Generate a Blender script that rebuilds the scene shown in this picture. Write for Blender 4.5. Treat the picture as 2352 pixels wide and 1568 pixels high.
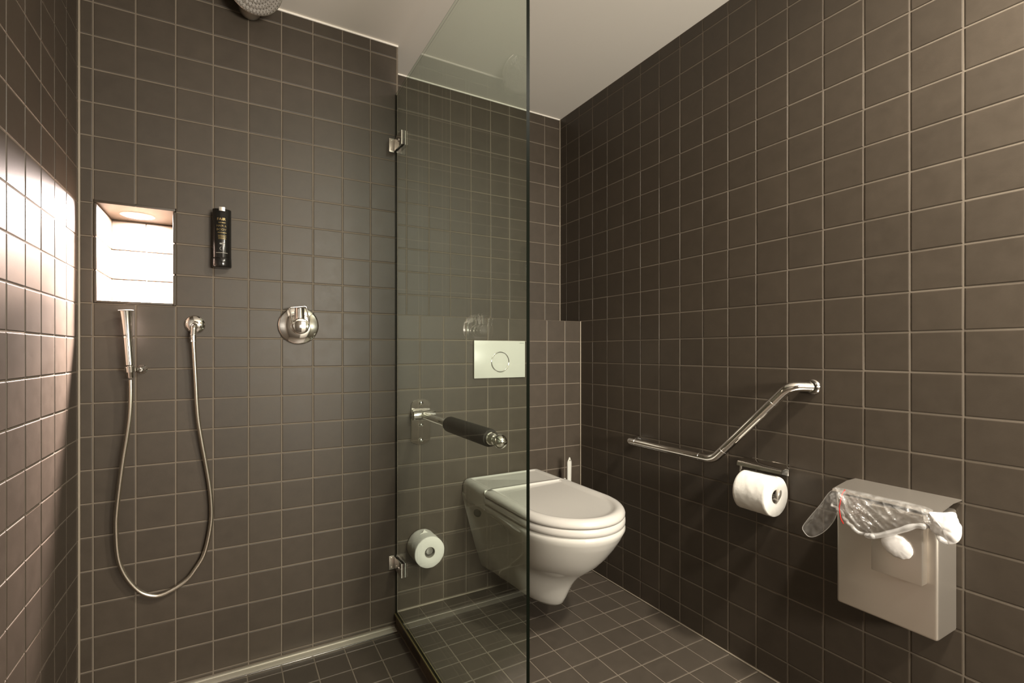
import bpy, bmesh, math, random
from mathutils import Vector, Matrix, noise

for o in list(bpy.data.objects):
    bpy.data.objects.remove(o, do_unlink=True)
random.seed(7)
S = bpy.context.scene
COL = S.collection
ZF = 1.043                      # local heights below are measured from a tile joint; the floor is 1.043 m lower
PI = math.pi

# ------------------------------------------------------------------ camera
YAW = 0.51284
CAMX, CAMY, CAMZ = 0.3524, -1.8314, -0.0456
cd = bpy.data.cameras.new('camera')
cam = bpy.data.objects.new('camera', cd)
COL.objects.link(cam)
cam.location = (CAMX, CAMY, CAMZ + ZF)
cam.rotation_euler = (PI / 2, 0, -YAW)
cd.sensor_width = 36.0
FPX = 1124.15
cd.lens = FPX / 2352 * 36.0
cd.shift_x = 10.09 / 2352
cd.shift_y = 24.35 / 2352
cd.clip_start = 0.02
S.camera = cam

# ------------------------------------------------------------------ light and exposure
W = bpy.data.worlds.new('world')
S.world = W
W.use_nodes = True
W.node_tree.nodes['Background'].inputs[0].default_value = (1, .9, .8, 1)
W.node_tree.nodes['Background'].inputs[1].default_value = 0.02
S.view_settings.view_transform = 'Standard'
S.view_settings.look = 'None'
S.view_settings.gamma = 1.0
S.view_settings.use_curve_mapping = False
S.view_settings.exposure = 0.0
S.cycles.use_denoising = True
S.cycles.max_bounces = 14
S.cycles.transparent_max_bounces = 24
S.cycles.caustics_reflective = False
S.cycles.caustics_refractive = False
S.cycles.sample_clamp_indirect = 4.0


def area(name, loc, rot, power, color, size, shape='DISK', size_y=None, spread=PI):
    l = bpy.data.lights.new(name, 'AREA')
    l.energy = power
    l.color = color
    l.shape = shape
    l.size = size
    if size_y:
        l.size_y = size_y
    l.spread = spread
    o = bpy.data.objects.new(name, l)
    COL.objects.link(o)
    o.location = (loc[0], loc[1], loc[2] + ZF)
    o.rotation_euler = rot
    return o


WARM = (1.0, .93, .80)
area('ceiling_downlight_beam', (1.48, -1.95, 1.112), (0, 0, 0), 50, WARM, .14)
area('added_rear_downlight', (1.20, -2.70, 1.112), (0, 0, 0), 40, WARM, .14)  # added unseen light, keeps the wall tops darker than the lower rows
# unseen soft source behind the viewpoint, widened to blur a dark band, tilted up
area('rear_soft_light', (1.22, -3.20, .12), (math.radians(110), 0, 0), 76, WARM, .85, 'RECTANGLE', .30)
area('niche_lamp_beam', (.0897, .113, .3865), (0, 0, 0), 52, (1.0, .83, .77), .072)
area('niche_lamp_reflector', (.0897, .113, .3860), (0, 0, 0), 75, (1.0, .82, .76), .06, spread=math.radians(115))

# ------------------------------------------------------------------ materials
def new_mat(name):
    m = bpy.data.materials.new(name)
    m.use_nodes = True
    nt = m.node_tree
    return m, nt, nt.nodes['Principled BSDF']


def pset(b, **k):
    for kk, v in k.items():
        kk = kk.replace('_', ' ')
        if kk in b.inputs:
            b.inputs[kk].default_value = v


def simple(name, col, rough=.5, metal=0., spec=.5, **k):
    m, nt, b = new_mat(name)
    pset(b, Base_Color=(*col, 1), Roughness=rough, Metallic=metal, **k)
    if 'Specular IOR Level' in b.inputs:
        b.inputs['Specular IOR Level'].default_value = spec
    return m


def add_noise_bump(m, scale, strength, dist=.001, detail=3):
    nt = m.node_tree
    b = nt.nodes['Principled BSDF']
    tc = nt.nodes.new('ShaderNodeTexCoord')
    n = nt.nodes.new('ShaderNodeTexNoise')
    n.inputs['Scale'].default_value = scale
    n.inputs['Detail'].default_value = detail
    bp = nt.nodes.new('ShaderNodeBump')
    bp.inputs['Strength'].default_value = strength
    bp.inputs['Distance'].default_value = dist
    nt.links.new(tc.outputs['Object'], n.inputs['Vector'])
    nt.links.new(n.outputs['Fac'], bp.inputs['Height'])
    nt.links.new(bp.outputs['Normal'], b.inputs['Normal'])
    return tc, n


def tile_material(name, col, rough):
    """matt glazed stoneware: a slightly different shade for every tile, cloudy glaze, very fine relief"""
    m, nt, b = new_mat(name)
    L = nt.links
    tc = nt.nodes.new('ShaderNodeTexCoord')
    oi = nt.nodes.new('ShaderNodeObjectInfo')
    add = nt.nodes.new('ShaderNodeVectorMath')
    add.operation = 'ADD'
    sc = nt.nodes.new('ShaderNodeVectorMath')
    sc.operation = 'SCALE'
    L.new(oi.outputs['Location'], sc.inputs[0])
    sc.inputs['Scale'].default_value = 7.3
    L.new(tc.outputs['Object'], add.inputs[0])
    L.new(sc.outputs[0], add.inputs[1])
    n = nt.nodes.new('ShaderNodeTexNoise')
    n.inputs['Scale'].default_value = 26
    n.inputs['Detail'].default_value = 5
    n.inputs['Roughness'].default_value = .65
    L.new(add.outputs[0], n.inputs['Vector'])
    cr = nt.nodes.new('ShaderNodeValToRGB')
    cr.color_ramp.elements[0].position = .3
    cr.color_ramp.elements[1].position = .72
    cr.color_ramp.elements[0].color = (*[c * .90 for c in col], 1)
    cr.color_ramp.elements[1].color = (*[c * 1.10 for c in col], 1)
    L.new(n.outputs['Fac'], cr.inputs['Fac'])
    mr = nt.nodes.new('ShaderNodeMapRange')
    mr.inputs['To Min'].default_value = .93
    mr.inputs['To Max'].default_value = 1.07
    L.new(oi.outputs['Random'], mr.inputs['Value'])
    hsv = nt.nodes.new('ShaderNodeHueSaturation')
    L.new(mr.outputs[0], hsv.inputs['Value'])
    L.new(cr.outputs['Color'], hsv.inputs['Color'])
    L.new(hsv.outputs['Color'], b.inputs['Base Color'])
    b.inputs['Specular IOR Level'].default_value = .44
    rr = nt.nodes.new('ShaderNodeMapRange')
    rr.inputs['To Min'].default_value = rough - .06
    rr.inputs['To Max'].default_value = rough + .08
    L.new(n.outputs['Fac'], rr.inputs['Value'])
    L.new(rr.outputs[0], b.inputs['Roughness'])
    n2 = nt.nodes.new('ShaderNodeTexNoise')
    n2.inputs['Scale'].default_value = 420
    n2.inputs['Detail'].default_value = 2
    L.new(add.outputs[0], n2.inputs['Vector'])
    bp = nt.nodes.new('ShaderNodeBump')
    bp.inputs['Strength'].default_value = .12
    bp.inputs['Distance'].default_value = .0006
    L.new(n2.outputs['Fac'], bp.inputs['Height'])
    L.new(bp.outputs['Normal'], b.inputs['Normal'])
    return m


M = {}
M['tile'] = tile_material('brown_grey_tile', (.054, .0415, .030), .47)
M['floor_tile'] = tile_material('brown_grey_floor_tile', (.062, .050, .039), .48)


def grout_material(name, col):
    m, nt, b = new_mat(name)
    tc, n = add_noise_bump(m, 300, .25, .0008)
    cr = nt.nodes.new('ShaderNodeValToRGB')
    cr.color_ramp.elements[0].color = (*[c * .8 for c in col], 1)
    cr.color_ramp.elements[1].color = (*[c * 1.15 for c in col], 1)
    n3 = nt.nodes.new('ShaderNodeTexNoise')
    n3.inputs['Scale'].default_value = 9
    nt.links.new(tc.outputs['Object'], n3.inputs['Vector'])
    nt.links.new(n3.outputs['Fac'], cr.inputs['Fac'])
    nt.links.new(cr.outputs['Color'], b.inputs['Base Color'])
    b.inputs['Roughness'].default_value = .9
    b.inputs['Specular IOR Level'].default_value = .2
    return m


M['grout'] = grout_material('grey_beige_grout', (.175, .146, .115))
M['silicone'] = simple('beige_silicone', (.30, .255, .20), .45)
M['ceiling'] = simple('white_ceiling_paint', (.90, .855, .79), .9, spec=.2)
add_noise_bump(M['ceiling'], 260, .08, .0006)
M['plaster'] = simple('brown_grey_wall_paint', (.10, .085, .07), .7, spec=.3)
M['door'] = simple('white_door_paint', (.80, .78, .73), .45)
M['chrome'] = simple('chrome', (.86, .84, .81), .06, 1.)
M['hose'] = simple('metal_hose', (.72, .67, .58), .26, 1.)
M['porcelain'] = simple('white_porcelain', (.56, .54, .50), .10, spec=.5, Coat_Weight=.3, Coat_Roughness=.05)
M['seat_plastic'] = simple('white_seat_plastic', (.55, .525, .49), .22, spec=.5)
M['white_plastic'] = simple('white_plastic', (.60, .59, .54), .3)
M['black_plastic'] = simple('black_gloss_plastic', (.012, .011, .010), .16)
M['foam'] = simple('black_foam', (.022, .019, .016), .85, spec=.25)
add_noise_bump(M['foam'], 500, .35, .001)
M['dark_hole'] = simple('dark_grey_green_plug', (.13, .13, .10), .3)
M['gold_print'] = simple('gold_print', (.42, .30, .13), .35, .6)
M['dim_gold_print'] = simple('dim_gold_print', (.20, .15, .06), .4, .5)
M['white_print'] = simple('white_print', (.45, .42, .37), .5)
M['grey_print'] = simple('grey_print', (.30, .30, .27), .5)
M['silver'] = simple('silver_plastic', (.62, .58, .52), .32, .8)
M['seal'] = simple('yellowish_rubber_seal', (.21, .175, .075), .4)
M['cardboard'] = simple('cardboard_core', (.33, .30, .26), .85)
M['red'] = simple('red_drawstring', (.55, .02, .015), .5)
M['paper'] = simple('white_tissue_paper', (.74, .715, .67), .95, spec=.1, Subsurface_Weight=.0)
add_noise_bump(M['paper'], 90, .35, .0018, 5)
M['bag_paper'] = simple('white_paper_bag', (.84, .81, .79), .75, spec=.2)
add_noise_bump(M['bag_paper'], 40, .3, .002, 4)
M['lens'] = simple('lamp_lens', (1, .95, .9), .4)
M['lens'].node_tree.nodes['Principled BSDF'].inputs['Emission Color'].default_value = (1, .90, .80, 1)
M['lens'].node_tree.nodes['Principled BSDF'].inputs['Emission Strength'].default_value = 12.0


def brushed(name, col, rough, metal=1.):
    m, nt, b = new_mat(name)
    pset(b, Base_Color=(*col, 1), Metallic=metal, Roughness=rough)
    tc = nt.nodes.new('ShaderNodeTexCoord')
    mp = nt.nodes.new('ShaderNodeMapping')
    mp.inputs['Scale'].default_value = (6, 6, 600)
    n = nt.nodes.new('ShaderNodeTexNoise')
    n.inputs['Scale'].default_value = 1
    n.inputs['Detail'].default_value = 3
    bp = nt.nodes.new('ShaderNodeBump')
    bp.inputs['Strength'].default_value = .10
    bp.inputs['Distance'].default_value = .0004
    nt.links.new(tc.outputs['Object'], mp.inputs['Vector'])
    nt.links.new(mp.outputs[0], n.inputs['Vector'])
    nt.links.new(n.outputs['Fac'], bp.inputs['Height'])
    nt.links.new(bp.outputs['Normal'], b.inputs['Normal'])
    return m


M['steel'] = brushed('brushed_stainless_steel', (.74, .68, .61), .37, .94)
M['steel_drain'] = brushed('drain_stainless_steel', (.66, .62, .53), .45, .55)

# sprinkled nozzle face of the shower head
M['nozzle'] = simple('grey_nozzle_face', (.30, .275, .25), .38)
add_noise_bump(M['nozzle'], 140, .5, .002, 4)


def film(name, tint, f0, rough, milk=0.0, milk_noise=False, graze=1.0):
    """thin clear sheet: tinted see-through plus a Schlick mirror term (same on both faces), optional milkiness"""
    m = bpy.data.materials.new(name)
    m.use_nodes = True
    nt = m.node_tree
    nt.nodes.clear()
    L = nt.links
    out = nt.nodes.new('ShaderNodeOutputMaterial')
    tr = nt.nodes.new('ShaderNodeBsdfTransparent')
    tr.inputs[0].default_value = (*tint, 1)
    gl = nt.nodes.new('ShaderNodeBsdfGlossy')
    gl.inputs['Roughness'].default_value = rough
    gl.inputs['Color'].default_value = (1, 1, 1, 1)
    geo = nt.nodes.new('ShaderNodeNewGeometry')
    dot = nt.nodes.new('ShaderNodeVectorMath')
    dot.operation = 'DOT_PRODUCT'
    L.new(geo.outputs['Normal'], dot.inputs[0])
    L.new(geo.outputs['Incoming'], dot.inputs[1])

    def math_(op, a, b):
        n = nt.nodes.new('ShaderNodeMath')
        n.operation = op
        for i, q in enumerate((a, b)):
            if q is None:
                continue
            if isinstance(q, (int, float)):
                n.inputs[i].default_value = q
            else:
                L.new(q, n.inputs[i])
        return n.outputs[0]
    ab = math_('ABSOLUTE', dot.outputs['Value'], None)
    om = math_('SUBTRACT', 1.0, ab)
    p5 = math_('POWER', om, 5.0)
    F = math_('ADD', math_('MULTIPLY', p5, graze - f0), f0)
    mix = nt.nodes.new('ShaderNodeMixShader')
    L.new(F, mix.inputs[0])
    if milk > 0:
        df = nt.nodes.new('ShaderNodeBsdfTranslucent')
        df.inputs[0].default_value = (.9, .88, .86, 1)
        d2 = nt.nodes.new('ShaderNodeBsdfDiffuse')
        d2.inputs[0].default_value = (.9, .88, .86, 1)
        md = nt.nodes.new('ShaderNodeMixShader')
        md.inputs[0].default_value = .35
        L.new(d2.outputs[0], md.inputs[1])
        L.new(df.outputs[0], md.inputs[2])
        mm = nt.nodes.new('ShaderNodeMixShader')
        if milk_noise:
            tc = nt.nodes.new('ShaderNodeTexCoord')
            n = nt.nodes.new('ShaderNodeTexNoise')
            n.inputs['Scale'].default_value = 60
            n.inputs['Detail'].default_value = 6
            L.new(tc.outputs['Object'], n.inputs['Vector'])
            mr = nt.nodes.new('ShaderNodeMapRange')
            mr.inputs['From Min'].default_value = .4
            mr.inputs['From Max'].default_value = .75
            mr.inputs['To Min'].default_value = milk * .5
            mr.inputs['To Max'].default_value = milk * 2.0
            L.new(n.outputs['Fac'], mr.inputs['Value'])
            L.new(mr.outputs[0], mm.inputs[0])
        else:
            mm.inputs[0].default_value = milk
        L.new(tr.outputs[0], mm.inputs[1])
        L.new(md.outputs[0], mm.inputs[2])
        L.new(mm.outputs[0], mix.inputs[1])
    else:
        L.new(tr.outputs[0], mix.inputs[1])
    L.new(gl.outputs[0], mix.inputs[2])
    L.new(mix.outputs[0], out.inputs[0])
    return m


M['glass'] = film('clear_green_tinted_glass', (.925, .975, .935), .042, 0.0)
M['bag'] = film('clear_plastic_film', (.965, .96, .955), .045, .12, .13, True, .45)
M['bag_hem'] = film('milky_plastic_hem', (.95, .94, .94), .06, .25, .72)
mg, nt_, b_ = new_mat('dark_polished_glass_edge')
pset(b_, Base_Color=(.003, .004, .0025, 1), Roughness=.35)
b_.inputs['Specular IOR Level'].default_value = .02
M['glass_edge'] = mg

# ------------------------------------------------------------------ mesh helpers
def V(x, y, z):
    return Vector((x, y, z + ZF))


def root_loc(parent):
    p = parent
    while p is not None and p.parent is not None:
        p = p.parent
    return Vector(p.location) if p is not None else Vector((0, 0, 0))


def finish(bm, name, mat, parent=None, angle=38, origin=None, smooth=True):
    bmesh.ops.recalc_face_normals(bm, faces=bm.faces)
    off = root_loc(parent) if parent is not None else (Vector(origin) if origin is not None else Vector((0, 0, 0)))
    bmesh.ops.translate(bm, verts=bm.verts, vec=-off)
    me = bpy.data.meshes.new(name)
    bm.to_mesh(me)
    bm.free()
    mats = mat if isinstance(mat, (list, tuple)) else [mat]
    for m in mats:
        me.materials.append(m)
    if smooth:
        for p in me.polygons:
            p.use_smooth = True
        me.set_sharp_from_angle(angle=math.radians(angle))
    o = bpy.data.objects.new(name, me)
    COL.objects.link(o)
    if parent is not None:
        o.parent = parent
    elif origin is not None:
        o.location = off
    return o


def thing(name, label, cat, loc, group=None):
    o = bpy.data.objects.new(name, None)
    o.empty_display_size = .05
    COL.objects.link(o)
    o.location = V(*loc)
    o['label'] = label
    o['category'] = cat
    if group:
        o['group'] = group
    return o


def tag(o, label, cat=None, kind=None):
    o['label'] = label
    if cat:
        o['category'] = cat
    if kind:
        o['kind'] = kind
    return o


def box(bm, x0, x1, y0, y1, z0, z1, bev=0., seg=2):
    r = bmesh.ops.create_cube(bm, size=1.0)
    vs = r['verts']
    for v in vs:
        v.co = Vector(((x0 + x1) / 2 + v.co.x * abs(x1 - x0), (y0 + y1) / 2 + v.co.y * abs(y1 - y0), (z0 + z1) / 2 + v.co.z * abs(z1 - z0) + ZF))
    if bev > 0:
        es = set()
        for v in vs:
            es.update(v.link_edges)
        bmesh.ops.bevel(bm, geom=list(es), offset=bev, segments=seg, profile=.5, affect='EDGES')


def loft(bm, rings, cap0=True, cap1=True, closed=True):
    vr = [[bm.verts.new(p) for p in r] for r in rings]
    n = len(vr[0])
    for a, b in zip(vr, vr[1:]):
        for i in range(n if closed else n - 1):
            j = (i + 1) % n
            bm.faces.new((a[i], a[j], b[j], b[i]))
    if cap0:
        bm.faces.new(vr[0][::-1])
    if cap1:
        bm.faces.new(vr[-1])
    return vr


def tube(bm, pts, r, n=16, caps=True):
    pts = [Vector(p) for p in pts]
    rs = r if isinstance(r, (list, tuple)) else [r] * len(pts)
    t0 = (pts[1] - pts[0]).normalized()
    up = Vector((0, 0, 1)) if abs(t0.z) < .9 else Vector((1, 0, 0))
    u = t0.cross(up).normalized()
    rings = []
    prev = t0
    for i, p in enumerate(pts):
        if i == 0:
            t = t0
        elif i == len(pts) - 1:
            t = (pts[i] - pts[i - 1]).normalized()
        else:
            t = ((pts[i] - pts[i - 1]).normalized() + (pts[i + 1] - pts[i]).normalized()).normalized()
        ax = prev.cross(t)
        if ax.length > 1e-6:
            u = Matrix.Rotation(prev.angle(t), 3, ax.normalized()) @ u
        u = (u - t * u.dot(t)).normalized()
        w = t.cross(u)
        prev = t
        rings.append([p + (u * math.cos(2 * PI * k / n) + w * math.sin(2 * PI * k / n)) * rs[i] for k in range(n)])
    loft(bm, rings, caps, caps)


def lathe(bm, prof, origin, axis, n=32, caps=True, squash=None):
    """prof: list of (radius, distance along the axis)"""
    origin = Vector(origin)
    a = Vector(axis).normalized()
    up = Vector((0, 0, 1)) if abs(a.z) < .9 else Vector((1, 0, 0))
    u = up.cross(a).normalized()
    w = a.cross(u)
    rings = []
    for r, t in prof:
        r = max(r, 1e-5)
        rings.append([origin + a * t + (u * math.cos(2 * PI * k / n) + w * math.sin(2 * PI * k / n)) * r for k in range(n)])
    loft(bm, rings, caps, caps)


def spline(pts, sub=8):
    P = [Vector(p) for p in pts]
    out = []
    for i in range(len(P) - 1):
        p0 = P[i - 1] if i > 0 else P[0] * 2 - P[1]
        p1, p2 = P[i], P[i + 1]
        p3 = P[i + 2] if i + 2 < len(P) else P[-1] * 2 - P[-2]
        for k in range(sub):
            t = k / sub
            out.append(.5 * ((2 * p1) + (p2 - p0) * t + (2 * p0 - 5 * p1 + 4 * p2 - p3) * t * t + (3 * p1 - p0 - 3 * p2 + p3) * t ** 3))
    out.append(P[-1])
    return out


def fillet(pts, rad, seg=8):
    """polyline with rounded corners"""
    P = [Vector(p) for p in pts]
    out = [P[0]]
    for i in range(1, len(P) - 1):
        a = (P[i - 1] - P[i])
        b = (P[i + 1] - P[i])
        ang = a.angle(b)
        r = rad if not isinstance(rad, (list, tuple)) else rad[i - 1]
        d = min(r / math.tan(ang / 2), a.length * .49, b.length * .49)
        p1 = P[i] + a.normalized() * d
        p2 = P[i] + b.normalized() * d
        for k in range(seg + 1):
            t = k / seg
            out.append(p1 * (1 - t) ** 2 + P[i] * 2 * t * (1 - t) + p2 * t * t)
    out.append(P[-1])
    return out


def text_mesh(txt, size, extrude=.0002):
    c = bpy.data.curves.new('txt', 'FONT')
    c.body = txt
    c.size = size
    c.align_x = 'CENTER'
    c.align_y = 'CENTER'
    c.extrude = extrude
    c.resolution_u = 3
    o = bpy.data.objects.new('txt', c)
    COL.objects.link(o)
    dg = bpy.context.evaluated_depsgraph_get()
    me = bpy.data.meshes.new_from_object(o.evaluated_get(dg))
    bm = bmesh.new()
    bm.from_mesh(me)
    bpy.data.objects.remove(o, do_unlink=True)
    bpy.data.curves.remove(c)
    bpy.data.meshes.remove(me)
    return bm


# ------------------------------------------------------------------ tiles
ZP = .0972                       # tile pitch in height
GAP = .0034
TILE_CACHE = {}
SIN, COS = math.sin(YAW), math.cos(YAW)


def project(p):
    d = Vector(p) - Vector((CAMX, CAMY, CAMZ + ZF))
    a = d.x * SIN + d.y * COS
    if a < .05:
        return None
    x = d.x * COS - d.y * SIN
    return 1166 + FPX * x / a, 808 - FPX * d.z / a


def tile_bm(w, h, bm=None, mtx=None):
    if bm is None:
        bm = bmesh.new()
    rings = []
    for z, i in ((-.0045, 0), (-.0016, 0), (-.0005, .0006), (0, .0022)):
        a, b = w / 2 - i, h / 2 - i
        r = [Vector((-a, -b, z)), Vector((a, -b, z)), Vector((a, b, z)), Vector((-a, b, z))]
        rings.append([mtx @ q for q in r] if mtx else r)
    loft(bm, rings, False, True)
    return bm


def tile_mesh(w, h, mat):
    key = (round(w, 4), round(h, 4), mat.name)
    if key not in TILE_CACHE:
        bm = tile_bm(w, h)
        me = bpy.data.meshes.new('tile')
        bm.to_mesh(me)
        bm.free()
        me.materials.append(mat)
        TILE_CACHE[key] = me
    return TILE_CACHE[key]


def lines(a0, a1, off, pitch):
    """joint positions between a0 and a1, both ends included"""
    out = [a0]
    k = math.ceil((a0 - off) / pitch + 1e-6)
    while off + k * pitch < a1 - 1e-6:
        out.append(off + k * pitch)
        k += 1
    out.append(a1)
    return out


def cells(us, vs, skip=None):
    for u0, u1 in zip(us, us[1:]):
        for v0, v1 in zip(vs, vs[1:]):
            if skip and skip((u0 + u1) / 2, (v0 + v1) / 2):
                continue
            yield u0, u1, v0, v1


def lay_tiles(parent, jobs, mat, limit=300, gap=GAP):
    """jobs: (origin, U, V, N, cells). The ones that show largest become parts, the rest one joined part."""
    todo = []
    for O, U, Vv, N, cs in jobs:
        O, U, Vv, N = Vector(O), Vector(U), Vector(Vv), Vector(N)
        for u0, u1, v0, v1 in cs:
            w, h = u1 - u0 - gap, v1 - v0 - gap
            if w < .0062 or h < .0062:
                continue
            c = O + U * ((u0 + u1) / 2) + Vv * ((v0 + v1) / 2)
            q = [project(c + U * (sx * w / 2) + Vv * (sy * h / 2)) for sx in (-1, 1) for sy in (-1, 1)]
            area_px = 0
            if all(q):
                xs = [t[0] for t in q]
                ys = [t[1] for t in q]
                if max(xs) > 0 and min(xs) < 2352 and max(ys) > 0 and min(ys) < 1568:
                    facing = (Vector((CAMX, CAMY, CAMZ + ZF)) - c).dot(N) > 0
                    if facing:
                        cx = min(max(xs), 2352) - max(min(xs), 0)
                        cy = min(max(ys), 1568) - max(min(ys), 0)
                        area_px = cx * cy
            tilt = Matrix.Rotation(random.gauss(0, .0020), 4, 'X') @ Matrix.Rotation(random.gauss(0, .0020), 4, 'Y')
            R = Matrix((U, Vv, N)).transposed().to_4x4()
            mtx = Matrix.Translation(c + N * random.uniform(-.0003, .0003)) @ R @ tilt
            todo.append((area_px, w, h, mtx))
    todo.sort(key=lambda t: -t[0])
    rest = None
    for k, (a, w, h, mtx) in enumerate(todo):
        if k < limit and a > 0:
            o = bpy.data.objects.new('tile', tile_mesh(w, h, mat))
            COL.objects.link(o)
            o.parent = parent
            o.matrix_local = mtx
        else:
            if rest is None:
                rest = bmesh.new()
            tile_bm(w, h, rest, mtx)
    if rest is not None:
        o = finish(rest, 'tile_field', mat, parent, smooth=False)
        o['kind'] = 'stuff'


WX = 1.7877                      # right wall
LX = -.0325                      # left wall
AX = .9050                       # end of the shower wall
BY = .0154                       # face of the cistern ledge
UY = .1818                       # upper wall behind the ledge
CZ = 1.1205                      # ceiling
FZ = -1.043                      # floor beside the toilet
SZ = -1.0855                     # shower floor, a little lower
FRONT = -3.30
GR = .0013                       # grout lies this far behind the tile faces

# shower wall with the niche opening
NX0, NX1, NZ0, NZ1, NY = 0.0, .2012, .0972, .3940, .2077
bm = bmesh.new()
D = .33
box(bm, LX - .12, NX0, GR, D, SZ - .1, CZ)
box(bm, NX1, AX - GR, GR, D, SZ - .1, CZ)
box(bm, NX0, NX1, GR, D, SZ - .1, NZ0)
box(bm, NX0, NX1, GR, D, NZ1 + .006, CZ)
box(bm, NX0, NX1, NY + .008, D, NZ0, NZ1 + .006)
wall_back = finish(bm, 'wall_back', M['grout'], smooth=False)
tag(wall_back, 'brown grey tiled shower wall with a lit square niche', None, 'structure')
vs = lines(SZ + .004, CZ, 0, ZP)
niche_skip = lambda u, v: NX0 < u < .2 and NZ0 < v < .3888
jobs = [((0, 0, ZF), (1, 0, 0), (0, 0, 1), (0, -1, 0), list(cells(lines(LX + .002, AX, 0, .1), vs, niche_skip))),
        ((AX, 0, ZF), (0, 1, 0), (0, 0, 1), (1, 0, 0), list(cells([.001, .085, UY - .001], lines(.1, CZ, 0, ZP))))]
lay_tiles(wall_back, jobs, M['tile'])
# niche lining: returns, back, sill, top
nz = [NZ0, .1944, .2916, .3906]
for a, b in zip(nz, nz[1:]):
    for x0, x1 in ((NX0 + .0012, .0085), (.1926, NX1 - .0004)):
        bm = bmesh.new()
        box(bm, x0, x1, -.0005, NY, a + .0012, b - .0012, .0022, 3)
        finish(bm, 'niche_return_tile', M['tile'], wall_back)
    for x0, x1 in ((.0085, .0990), (.1010, .1926)):
        bm = bmesh.new()
        box(bm, x0, x1, NY, NY + .008, a + .0016, b - .0016, .0012)
        finish(bm, 'niche_back_tile', M['tile'], wall_back)
bm = bmesh.new()
box(bm, .0085, .1926, -.0005, NY, NZ0 + .001, .1055, .0012)
finish(bm, 'niche_sill_tile', M['tile'], wall_back)
bm = bmesh.new()
box(bm, .0025, .1990, -.0003, NY + .004, .3914, .3990, .001)
finish(bm, 'niche_top_panel', M['tile'], wall_back)

# ledge over the cistern
bm = bmesh.new()
box(bm, AX - .002, WX + .05, BY + GR, UY + .02, FZ - .1, .1000 - GR)
wall_ledge = finish(bm, 'wall_back_ledge', M['grout'], smooth=False)
tag(wall_ledge, 'lower tiled cistern wall carrying the white toilet', None, 'structure')
bx = lines(AX, WX - .002, -.0031, .1)
jobs = [((0, BY, ZF), (1, 0, 0), (0, 0, 1), (0, -1, 0), list(cells(bx, lines(FZ + .004, .1000, .00305, ZP)))),
        ((0, 0, ZF + .1000), (1, 0, 0), (0, 1, 0), (0, 0, 1), list(cells(bx, [BY, .100, UY - .001])))]
lay_tiles(wall_ledge, jobs, M['tile'])

# upper wall
bm = bmesh.new()
box(bm, AX - .1, WX + .05, UY + GR, UY + .15, 0.0, CZ)
wall_upper = finish(bm, 'wall_back_upper', M['grout'], smooth=False)
tag(wall_upper, 'set back tiled wall above the cistern ledge', None, 'structure')
lay_tiles(wall_upper, [((0, UY, ZF), (1, 0, 0), (0, 0, 1), (0, -1, 0),
          list(cells(lines(AX, WX - .002, -.0038, .1), lines(.1000, CZ, .0031, ZP))))], M['tile'])

# right wall
bm = bmesh.new()
box(bm, WX + GR, WX + .15, FRONT - .1, UY + .15, FZ - .1, CZ)
wall_right = finish(bm, 'wall_right', M['grout'], smooth=False)
tag(wall_right, 'long brown grey tiled wall with grab bar and steel bin', None, 'structure')
lay_tiles(wall_right, [((WX, 0, ZF), (0, 1, 0), (0, 0, 1), (-1, 0, 0),
          list(cells(lines(FRONT, UY - .002, -.0750, .1), lines(FZ + .004, CZ, .0032, ZP))))], M['tile'])

# left wall
bm = bmesh.new()
box(bm, LX - .12, LX - GR, FRONT - .1, .02, SZ - .1, CZ)
wall_left = finish(bm, 'wall_left', M['grout'], smooth=False)
tag(wall_left, 'tiled side wall of the shower lit by the niche lamp', None, 'structure')
lay_tiles(wall_left, [((LX, 0, ZF), (0, 1, 0), (0, 0, 1), (1, 0, 0),
          list(cells(lines(FRONT, -.0012, -.0145, .1), lines(SZ + .004, CZ, -.0049, ZP))))], M['tile'])

# wall behind the photographer
bm = bmesh.new()
box(bm, LX - .12, WX + .15, FRONT - .12, FRONT, SZ - .1, CZ)
wf = finish(bm, 'wall_front', M['plaster'], smooth=False)
tag(wf, 'plain painted wall behind the viewpoint', None, 'structure')

bm = bmesh.new()
box(bm, .99, 1.76, FRONT - .002, FRONT + .035, FZ, .98, .003)
dr = finish(bm, 'door_1', M['door'])
tag(dr, 'plain white door behind the viewpoint', None, 'structure')

# ceiling
bm = bmesh.new()
box(bm, LX - .12, WX + .15, FRONT - .12, .34, CZ, CZ + .12)
ce = finish(bm, 'ceiling', M['ceiling'], smooth=False)
tag(ce, 'plain off-white painted ceiling', None, 'structure')

# floor: level floor, and the lower shower tray
TX = .8955
SHY = -1.15
bm = bmesh.new()
box(bm, TX, WX + .1, FRONT - .1, UY + .1, FZ - .12, FZ - GR)
box(bm, LX - .1, TX, SHY, .1, SZ - .08, SZ - GR)
box(bm, LX - .1, TX, FRONT - .1, SHY, SZ - .08, FZ - GR)
floor = finish(bm, 'floor', M['grout'], smooth=False)
tag(floor, 'brown grey tiled floor, slightly lower in the shower', None, 'structure')
fx = .0920
jobs = [((0, 0, ZF + FZ), (1, 0, 0), (0, 1, 0), (0, 0, 1), list(cells(lines(TX, WX - .002, fx, .1), lines(FRONT, BY - .004, -.0818, .1)))),
        ((0, 0, ZF + SZ), (1, 0, 0), (0, 1, 0), (0, 0, 1), list(cells(lines(LX, TX - .002, -.0045, .1), lines(SHY, -.0530, -.0838, .1)))),
        ((0, 0, ZF + FZ), (1, 0, 0), (0, 1, 0), (0, 0, 1), list(cells(lines(LX, TX, -.0045, .1), lines(FRONT, SHY, -.0818, .1)))),
        ((TX, 0, ZF), (0, 1, 0), (0, 0, 1), (-1, 0, 0), list(cells(lines(SHY, -.001, -.0818, .1), [SZ, FZ - .001])))]
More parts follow.
